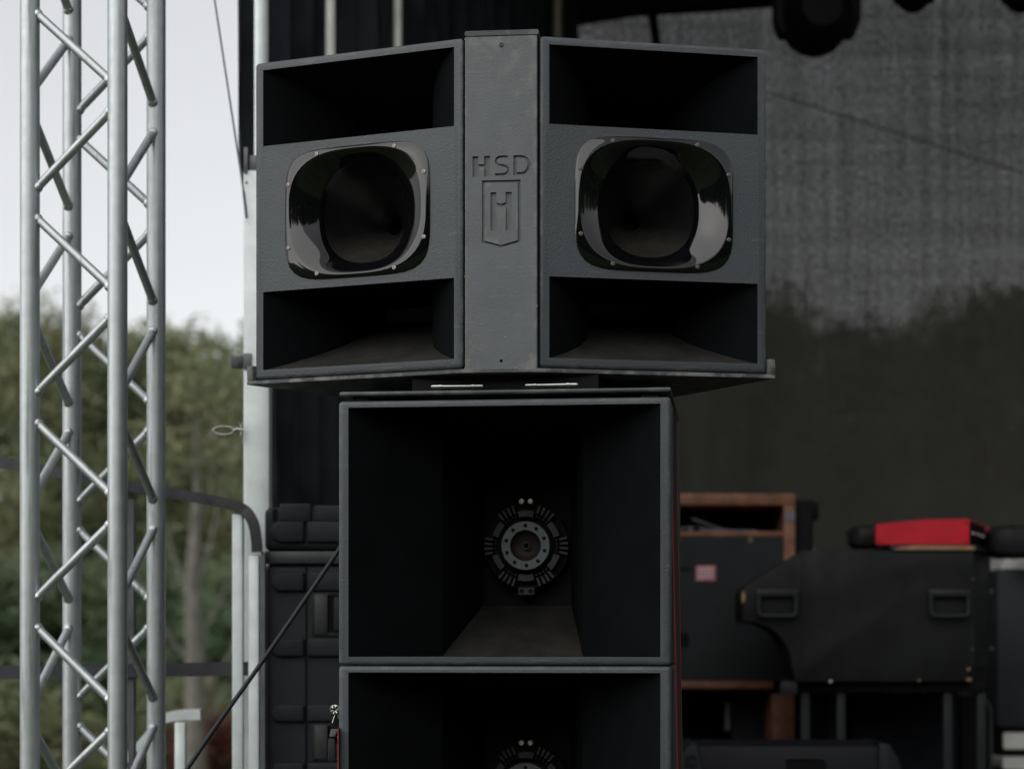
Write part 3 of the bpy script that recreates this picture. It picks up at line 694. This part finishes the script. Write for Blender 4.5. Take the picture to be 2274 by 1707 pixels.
    for px in (1795, 1875, 2115, 2190):
        x = (px-1765)*k; MB().box(x-.016, x+.016, .05, .08, 0, hz-.04).build('leg', BOX2, ts, bevel=.003)
    MB().box((1790-1765)*k, (2195-1765)*k, .04, .09, hz-.04, hz).build('top_bar', BLACK, ts, bevel=.003)
    MB().box((1735-1765)*k, (1772-1765)*k, -.01, .05, hz-.045, hz).build('end_bracket', BOX2, ts, bevel=.003)
big_case()

def scoop():
    D = 7.9; k = D/F; o = W(1380, 1420, D); o.z = .948
    t = thing('plywood_horn_cabinet', 'large horn cabinet of reddish stained plywood with black panels and a pink sticker', 'speaker box', o)
    def X(px): return (px-1380)*k
    def Z(py): return EYE+(CY-py)*k-.948
    b = MB(); b.box(0, X(1767), 0, .6, Z(1121), Z(1095)); b.build('top_board', PLY, t, bevel=.003)
    MB().box(X(1741), X(1766), .001, .6, Z(1540), Z(1121)-.0005).build('side_board', PLY, t, bevel=.002)
    MB().box(0, X(1741)-.0005, .0, .58, Z(1191), Z(1179)).build('shelf_board', PLY, t, bevel=.002)
    MB().box(0, X(1741)-.001, .004, .03, Z(1512), Z(1191)-.0005).build('front_panel', BOX2, t)
    MB().box(0, X(1718), .0, .5, Z(1528), Z(1512)-.0005).build('bottom_board', PLY, t, bevel=.002)
    MB().box(X(1715), X(1765), .002, .5, .001, Z(1540)-.001).build('leg_board', PLY, t, bevel=.003)
    MB().box(.001, X(1740), .56, .59, .001, Z(1122)).build('back_panel', BLACK, t)
    MB().box(.001, X(1700), .30, .50, .001, .24).build('lower_baffle', BOX2, t)
    MB().box(X(1640), X(1714), .25, .5, .001, Z(1530)).build('inner_panel', BOX2, t)
    MB().box(X(1622), X(1633), .2, .22, Z(1625), Z(1560)).build('inner_strip', GALVD, t)
    s_ = MB().box(X(1545), X(1589), -.0015, .006, Z(1289), Z(1255)).build('sticker', STICK, t)
    b = MB()
    for i in range(4): b.box(X(1549), X(1585-3*(i % 2)), -.0028, -.0014, Z(1262+7*i), Z(1259.5+7*i))
    b.build('sticker_print', WHITE, s_)
    MB().box(X(1495), X(1532), .001, .006, Z(1266), Z(1260)).build('slot', BLACK, t)
    MB().box(X(1495), X(1530), .001, .006, Z(1436), Z(1404)).build('port', BLACK, t)
    MB().box(X(1742), X(1766), -.001, .006, Z(1154), Z(1136)).build('steel_corner', GALVD, t)
    MB().lathe_y([(.012, .004), (.010, -.003)], (X(1667), 0, Z(1198)), 12, False, True).build('bolt', SCREW, t)
    b = MB()
    for a, c in (((1510, 1172), (1560, 1165)), ((1560, 1174), (1690, 1176)), ((1540, 1150), (1620, 1175))):
        b.tube([(X(a[0]), .05, Z(a[1])), (X(c[0]), .12, Z(c[1]))], .006, 8)
    for px in (1535, 1561): b.tube([(X(px), .03, Z(1178)), (X(px), .03, Z(1170))], .010, 10)
    tag(b.build('microphone_stands', GALVD, loc=o, smooth=50), 'loose dark stand rods lying in the open top slot of the plywood horn cabinet', 'stand rods')
    # dark gear standing just behind the top right corner
    g = MB(); g.box(0, .07, 0, .3, 0, Z(1105)); g.box(.01, .095, .02, .2, Z(1150), Z(1110))
    tag(g.build('dark_case', BLACK, loc=W(1768, 1420, 8.0)*1-Vector((0, 0, EYE-.948)), bevel=.006), 'narrow black case standing right behind the edge of the plywood horn cabinet', 'case')
    wz = W(1785, 1235, 8.3)
    g = MB(); g.box(-.06, .05, 0, .04, -.05, .03); tag(g.build('white_card', WHITE, loc=wz, bevel=.01), 'small white corner showing above the slope of the angled speaker box', 'card')
scoop()

def guitar_amp():
    D = 7.75; k = D/F; o = W(1890, 1420, D); o.z = .948
    t = thing('combo_amplifier', 'black guitar amplifier with grille cloth and pale lettering under the angled box', 'amplifier', o)
    def X(px): return (px-1890)*k
    def Z(py): return EYE+(CY-py)*k-.948
    MB().box(0, X(2130), 0, .3, 0, Z(1522)).build('amplifier_body', BLACK, t, bevel=.01)
    MB().box(X(1897), X(2118), -.012, -.0005, .02, Z(1540)).build('grille', GRILL, t, bevel=.004)
    b = MB(); x = 1960
    for wd, g in ((9, 5), (7, 1.5), (8, 1.5), (7, 1.5), (8, 1.5), (7, 1.5), (8, 5), (8, 6), (9, 4)):
        if int(x) % 3: b.prism([(X(x), Z(1538)), (X(x+wd), Z(1538)), (X(x+wd-2), Z(1528)), (X(x+2), Z(1528))], 'y', -.016, -.0125)
        else: b.tube([(X(x), -.014, Z(1529)), (X(x+wd/2), -.014, Z(1538)), (X(x+wd), -.014, Z(1529))], .0035, 6)
        x += wd+g
    b.build('lettering', mat('lettering_silver', (.30, .30, .32), .4, metal=.3), t)
    b = MB(); b.lathe_y([(.012, 0), (.01, -.004)], (X(1902), 0, Z(1531)), 10, False, True); b.build('corner_rivet', GALVD, t)
    # dark rack to the left of it
    r = thing('dark_rack', 'narrow dark equipment rack between the plywood leg and the guitar amplifier', 'rack', W(1775, 1420, 7.85)-Vector((0, 0, EYE-.948)))
    MB().box(0, .155, 0, .4, 0, .47).build('rack_body', BLACK, r, bevel=.004)
    for x in (.012, .118): MB().box(x, x+.018, -.006, -.0005, .02, .46).build('rail', BOX2, r)
    # round-cornered case to the right
    c = W(2135, 1420, 7.9); c.z = .948
    pts = [(0, 0), (.12, 0)]+[(.07+.05*math.cos(R(a)), .36+.07*math.sin(R(a))) for a in range(0, 91, 15)]+[(0, .43)]
    g = thing('rounded_case', 'dark case with a rounded corner right of the guitar amplifier', 'case', c)
    MB().prism(pts, 'y', 0, .3).build('shell', BLACK, g)
    MB().tube([(p[0]*.93+.004, -.004, p[1]*.985) for p in pts[1:-1]], .008, 8).build('edge_trim', CASEL, g, smooth=60)
guitar_amp()

def grey_cab():
    D = 8.4; k = D/F; o = W(2215, 1420, D); o.z = .948
    t = thing('grey_cabinet', 'grey black cabinet with pale bars, cut off by the right edge of the photo', 'cabinet', o)
    def X(px): return (px-2215)*k
    def Z(py): return EYE+(CY-py)*k-.948
    MB().box(0, X(2600), 0, .5, Z(1612), Z(1263)).build('front_panel', mat('cabinet_grey', (.022, .026, .029), .6, spec=.25, var=.2, vscale=3), t, bevel=.003)
    MB().prism([(X(2222), Z(1262)), (X(2600), Z(1262)), (X(2600), Z(1235)), (X(2240), Z(1235))], 'y', .01, .4).build('top_ledge', WHITE, t)
    MB().prism(rr(X(2229), X(2600), Z(1662), Z(1626), .012), 'y', .0, .3).build('pale_bar', WHITE, t)
    MB().prism(rr(X(2221), X(2600), Z(1706), Z(1679), .012), 'y', -.05, .3).build('pale_bar', WHITE, t)
    MB().box(.02, X(2600), .02, .45, 0, Z(1612)-.001).build('plinth', BLACK, t)
    wb = W(2290, 1214, 8.2); b = MB(); b.box(-.05, .2, 0, .1, -.038, .03)
    tag(b.build('white_box', WHITE, loc=wb, bevel=.012), 'white box corner at the right edge above the grey cabinet', 'box')
grey_cab()

def wedge():
    D = 6.5; k = D/F; o = W(1470, 1420, D); o.z = .948
    t = thing('stage_monitor', 'black wedge floor monitor with a recessed handle, in front of the plywood cabinet', 'floor monitor', o)
    def X(px): return (px-1470)*k
    def Z(py): return EYE+(CY-py)*k-.948
    MB().prism([(0, 0), (.46, 0), (.46, .10), (.22, Z(1648)), (.0, Z(1648)-.012)], 'x', X(1548), X(1975)).build('monitor_body', BOX_D, t, bevel=.008)
    b = MB(); b.prism([(0, -.01), (X(1590), -.01), (X(1546), Z(1646)), (X(1530), Z(1654)), (0, Z(1720))], 'y', -.012, .30); b.build('end_cheek', CASE, t, bevel=.006)
    b = MB(); b.prism([(X(1950), .0), (X(2020), .0), (X(1998), Z(1690)), (X(1974), Z(1650)), (X(1950), Z(1648))], 'y', -.012, .30); b.build('end_cheek', BOX_D, t, bevel=.006)
    MB().lathe_y([(.022, -.010), (.022, -.022), (.012, -.023), (.009, -.016)], (X(1535), 0, Z(1684)), 20, False, True).build('pole_socket', CASE, t)
    MB().prism(rr(X(1746), X(1836), Z(1722), Z(1684), .012), 'y', -.003, .02).build('handle_recess', BLACK, t)
    MB().tube(curve([(X(1744), -.004, Z(1690)), (X(1752), -.005, Z(1683)), (X(1822), -.005, Z(1683)), (X(1834), -.004, Z(1692)), (X(1838), -.004, Z(1715))], 4), .0035, 8).build('handle_rim', CASE, t)
BOX_D = mat('monitor_black', (.006, .007, .010), .5, spec=.25, bump=.4, bscale=250)
wedge()

# ------------------------------------------------------------ trees and shrubs
def foliage(n, clumps, leaf, name, m, parent=None):
    C = np.array([c[:3] for c in clumps]); Rr = np.array([c[3] for c in clumps]); pr = Rr**2; pr /= pr.sum()
    idx = RNG.choice(len(clumps), n, p=pr); d_ = RNG.normal(size=(n, 3)); d_ /= np.linalg.norm(d_, axis=1)[:, None]
    rad = (.35+.65*RNG.random(n)**.5)*(1+.18*RNG.normal(size=n))
    P = C[idx]+d_*(rad*Rr[idx])[:, None]*np.array([1, 1, .8])
    a = RNG.normal(size=(n, 3)); a /= np.linalg.norm(a, axis=1)[:, None]; b = np.cross(a, RNG.normal(size=(n, 3))); b /= np.linalg.norm(b, axis=1)[:, None]
    s_ = leaf*(.6+.8*RNG.random(n))[:, None]
    V = np.stack([P-a*s_, P-b*s_*.5, P+a*s_, P+b*s_*.5], 1).reshape(-1, 3)
    me = bpy.data.meshes.new(name); me.vertices.add(4*n); me.vertices.foreach_set('co', V.ravel())
    me.loops.add(4*n); me.loops.foreach_set('vertex_index', np.arange(4*n)); me.polygons.add(n)
    me.polygons.foreach_set('loop_start', np.arange(0, 4*n, 4)); me.update(calc_edges=True); me.materials.append(m)
    return finish(name, me, parent, 0)
def make_tree(h, spread, n, m, bark, label, seed, clear=.28):
    rnd = random.Random(seed)
    t = thing('tree', label, 'tree', (0, 0, 0), 0, 'trees beyond the stage')
    cl = []; tr_ = MB()
    tr_.tube([(0, 0, 0), (.05, 0, h*.3), (-.04, .05, h*.6), (.02, 0, h*.92)], [h*.020, h*.016, h*.010, .02], 10)
    for i in range(26):
        z = h*(clear+(1-clear)*.92*(i/25)); k = 1-abs((z/h-.58)/.52)**2.2; ang = i*2.4+rnd.random(); r_ = spread*max(.15, k)*rnd.uniform(.35, 1.)
        e = Vector((r_*math.cos(ang), r_*math.sin(ang), z+rnd.uniform(-.1, .5))); e.z = min(e.z, h*.95)
        s0 = Vector((0, 0, max(.12*h, z-r_*.55))); mid = (s0+e)/2+Vector((0, 0, .15*r_))
        tr_.tube([s0, mid, e], [h*.008, h*.005, .012], 6)
        cl.append((*e, rnd.uniform(.45, .85)*spread/2.0*(.75+.5*max(k, .1))))
        cl.append((*(mid+Vector((rnd.uniform(-.3, .3), rnd.uniform(-.3, .3), .1))), rnd.uniform(.35, .6)*spread/2.2))
    cl.append((0, 0, h*.95, spread*.22))
    tr_.build('trunk', bark, t, smooth=60)
    foliage(n, cl, .085, 'crown', m, t)
    return t
T1 = make_tree(7.6, 2.1, 9500, LEAF, DARKBARK, 'x', 3)
T2 = make_tree(7.0, 1.9, 14000, LEAFD, DARKBARK, 'x', 5, .22)
T3 = make_tree(8.2, 2.3, 15000, LEAF, BARK, 'x', 9, .2)
def put(src, px, D, top, rz, label, first, h):
    o = src if first else copy_tree(src)
    p = W(px, 1420, D); s_ = (EYE+(CY-top)*D/F)/h
    o.location = (p.x, D, 0); o.scale = (s_, s_, s_); o.rotation_euler = (0, 0, rz); tag(o, label, 'tree', 'trees beyond the stage'); return o
put(T1, 425, 36, 725, .3, 'bushy olive tree whose rounded top shows between the truss and the corner post', True, 7.6)
put(T3, 48, 35, 690, 1.2, 'olive tree at the far left edge of the photo', True, 8.2)
put(T2, 215, 37, 752, 2., 'green tree seen through the middle of the truss', True, 7.0)
put(T2, 650, 40, 790, 4., 'green tree hidden behind the corner post and the black curtain', False, 7.0)
put(T1, -140, 38, 735, 2.2, 'tree just beyond the left edge of the photo', False, 7.6)
put(T3, 325, 44, 760, 3.1, 'farther tree behind the gap between the truss chords', False, 8.2)
for i, (px, D, top) in enumerate(((130, 45, 770), (720, 41, 730), (930, 39, 700), (1150, 42, 720), (1340, 40, 735), (1540, 43, 745), (1700, 39, 660), (1850, 44, 730), (2010, 41, 738), (2170, 38, 670), (2330, 42, 640), (2500, 40, 690), (2700, 41, 670), (1440, 36, 790), (1930, 36, 790))):
    put((T1, T2, T3)[i % 3], px, D, top, i*1.7, 'tree of the row behind the stage, dim through the mesh backdrop or hidden by it' if px > 600 else 'distant tree behind the left chords of the truss', False, (7.6, 7.0, 8.2)[i % 3])
# pale bare-stemmed tree nearer the stage
pb = thing('pale_birch', 'pale slender tree trunk with upward forked bare branches, between truss and railing', 'tree', (W(432, 0, 21).x, 21, 0))
b = MB()
b.tube([(0, 0, 0), (.01, 0, 1.2), (-.02, .02, 2.2), (.03, 0, 3.2), (.01, 0, 4.4)], [.12, .105, .085, .045, .012], 12)
for s_, e in (((0, 0, 1.5), (.65, .3, 3.1)), ((0, 0, 2.0), (.45, -.2, 3.8)), ((0, 0, 1.9), (-.5, .2, 3.4)), ((0, 0, 1.3), (-.75, -.2, 2.6)), ((0, 0, 2.5), (.25, .1, 4.1)), ((0, 0, .9), (.8, 0, 2.3)), ((0, 0, .5), (-.45, .1, 1.4)), ((0, 0, .6), (.5, .1, 1.5))):
    s_, e = Vector(s_), Vector(e); b.tube(curve([s_, s_*.55+e*.45-Vector((0, 0, .12)), e], 5), [.030-.0025*i for i in range(11)], 8)
b.build('trunk', BARK, pb, smooth=60)
foliage(900, [(.5, .1, 3.6, .5), (-.4, .1, 3.6, .5), (.1, 0, 4.3, .5)], .06, 'crown', LEAF, pb)
def make_shrub(m, n, hh, wd, seed, label):
    rnd = random.Random(seed); t = thing('shrub', label, 'shrub', (0, 0, 0), 0, 'shrubs in front of the trees')
    cl = [(rnd.uniform(-wd, wd), rnd.uniform(-.6, .6), rnd.uniform(.3, hh), rnd.uniform(.4, .7)) for _ in range(22)]
    foliage(n, cl, .075, 'foliage', m, t)
    s_ = MB()
    for i in range(7):
        e = cl[i]; s_.tube([(e[0]*.3, 0, 0), (e[0]*.7, e[1]*.5, e[2]*.6), e[:3]], [.03, .022, .01], 6)
    s_.build('stems', DARKBARK, t)
    return t
S1 = make_shrub(LEAFD, 9000, 2.2, 1.5, 4, 'x'); S2 = make_shrub(LEAF, 5000, 1.3, 1.1, 8, 'x'); S3 = make_shrub(LEAFR, 1500, .8, .5, 8, 'x')
def puts(src, first, px, D, s_, rz, label):
    o = src if first else copy_tree(src)
    o.location = (W(px, 0, D).x, D, 0); o.scale = (s_,)*3; o.rotation_euler = (0, 0, rz); tag(o, label, 'shrub', 'shrubs in front of the trees')
puts(S1, True, 330, 31, 1.15, 0, 'dark green shrub behind the right chords of the truss')
puts(S1, False, 520, 33, 1.2, 2, 'dark green shrub behind the railing balusters')
puts(S1, False, 110, 32, 1.2, 4, 'dark green shrub behind the left chords of the truss')
puts(S1, False, -120, 32, 1.1, 1, 'dark green shrub at the left edge of the photo')
puts(S1, False, 700, 33, 1.2, 3, 'dark green shrub hidden behind the rack case')
puts(S2, True, 20, 24, .85, 0, 'lighter yellow green bush low at the left edge')
puts(S2, False, 370, 25, .75, 2, 'yellow green bush low between the truss and the short handrail')
puts(S3, True, 478, 24, .75, 2, 'small reddish bush low beside the black cable')
for i, px in enumerate((1300, 1600, 1900, 2200, 2500)):
    puts(S1, False, px, 33, 1.2, i, 'dark green shrub of the row hidden behind the mesh backdrop')
# far woods behind everything, and an unseen treeline behind the camera (it shows in the glossy horns)
def woods(name, path, h, n, m):
    cl = []
    for (ax, ay), (bx, by) in zip(path, path[1:]):
        L = math.hypot(bx-ax, by-ay); u = 0
        while u < L:
            hh = h*(random.uniform(.78, 1.05) if h < 10 else random.uniform(.95, 1.)); rr_ = random.uniform(2.2, 3.5); x, y = ax+(bx-ax)*u/L, ay+(by-ay)*u/L
            for z in np.arange(1, hh, 2.2): cl.append((x+random.uniform(-1, 1), y+random.uniform(-2, 2), z, rr_*(1-(.5 if h < 10 else .12)*(z/hh)**2)))
            u += rr_*1.3
    return tag(foliage(n, cl, .45 if h < 10 else .85, name, m), kind='stuff')
woods('far_woods', [(-45, 62), (60, 62)], 6.8, 36000, LEAFD)
woods('unseen_woods', [(-80, -50), (0, -42), (35, -30), (48, -4), (48, 14)], 13.5, 70000, LEAFD)  # height set for the horn reflections, curved round to block light from the right
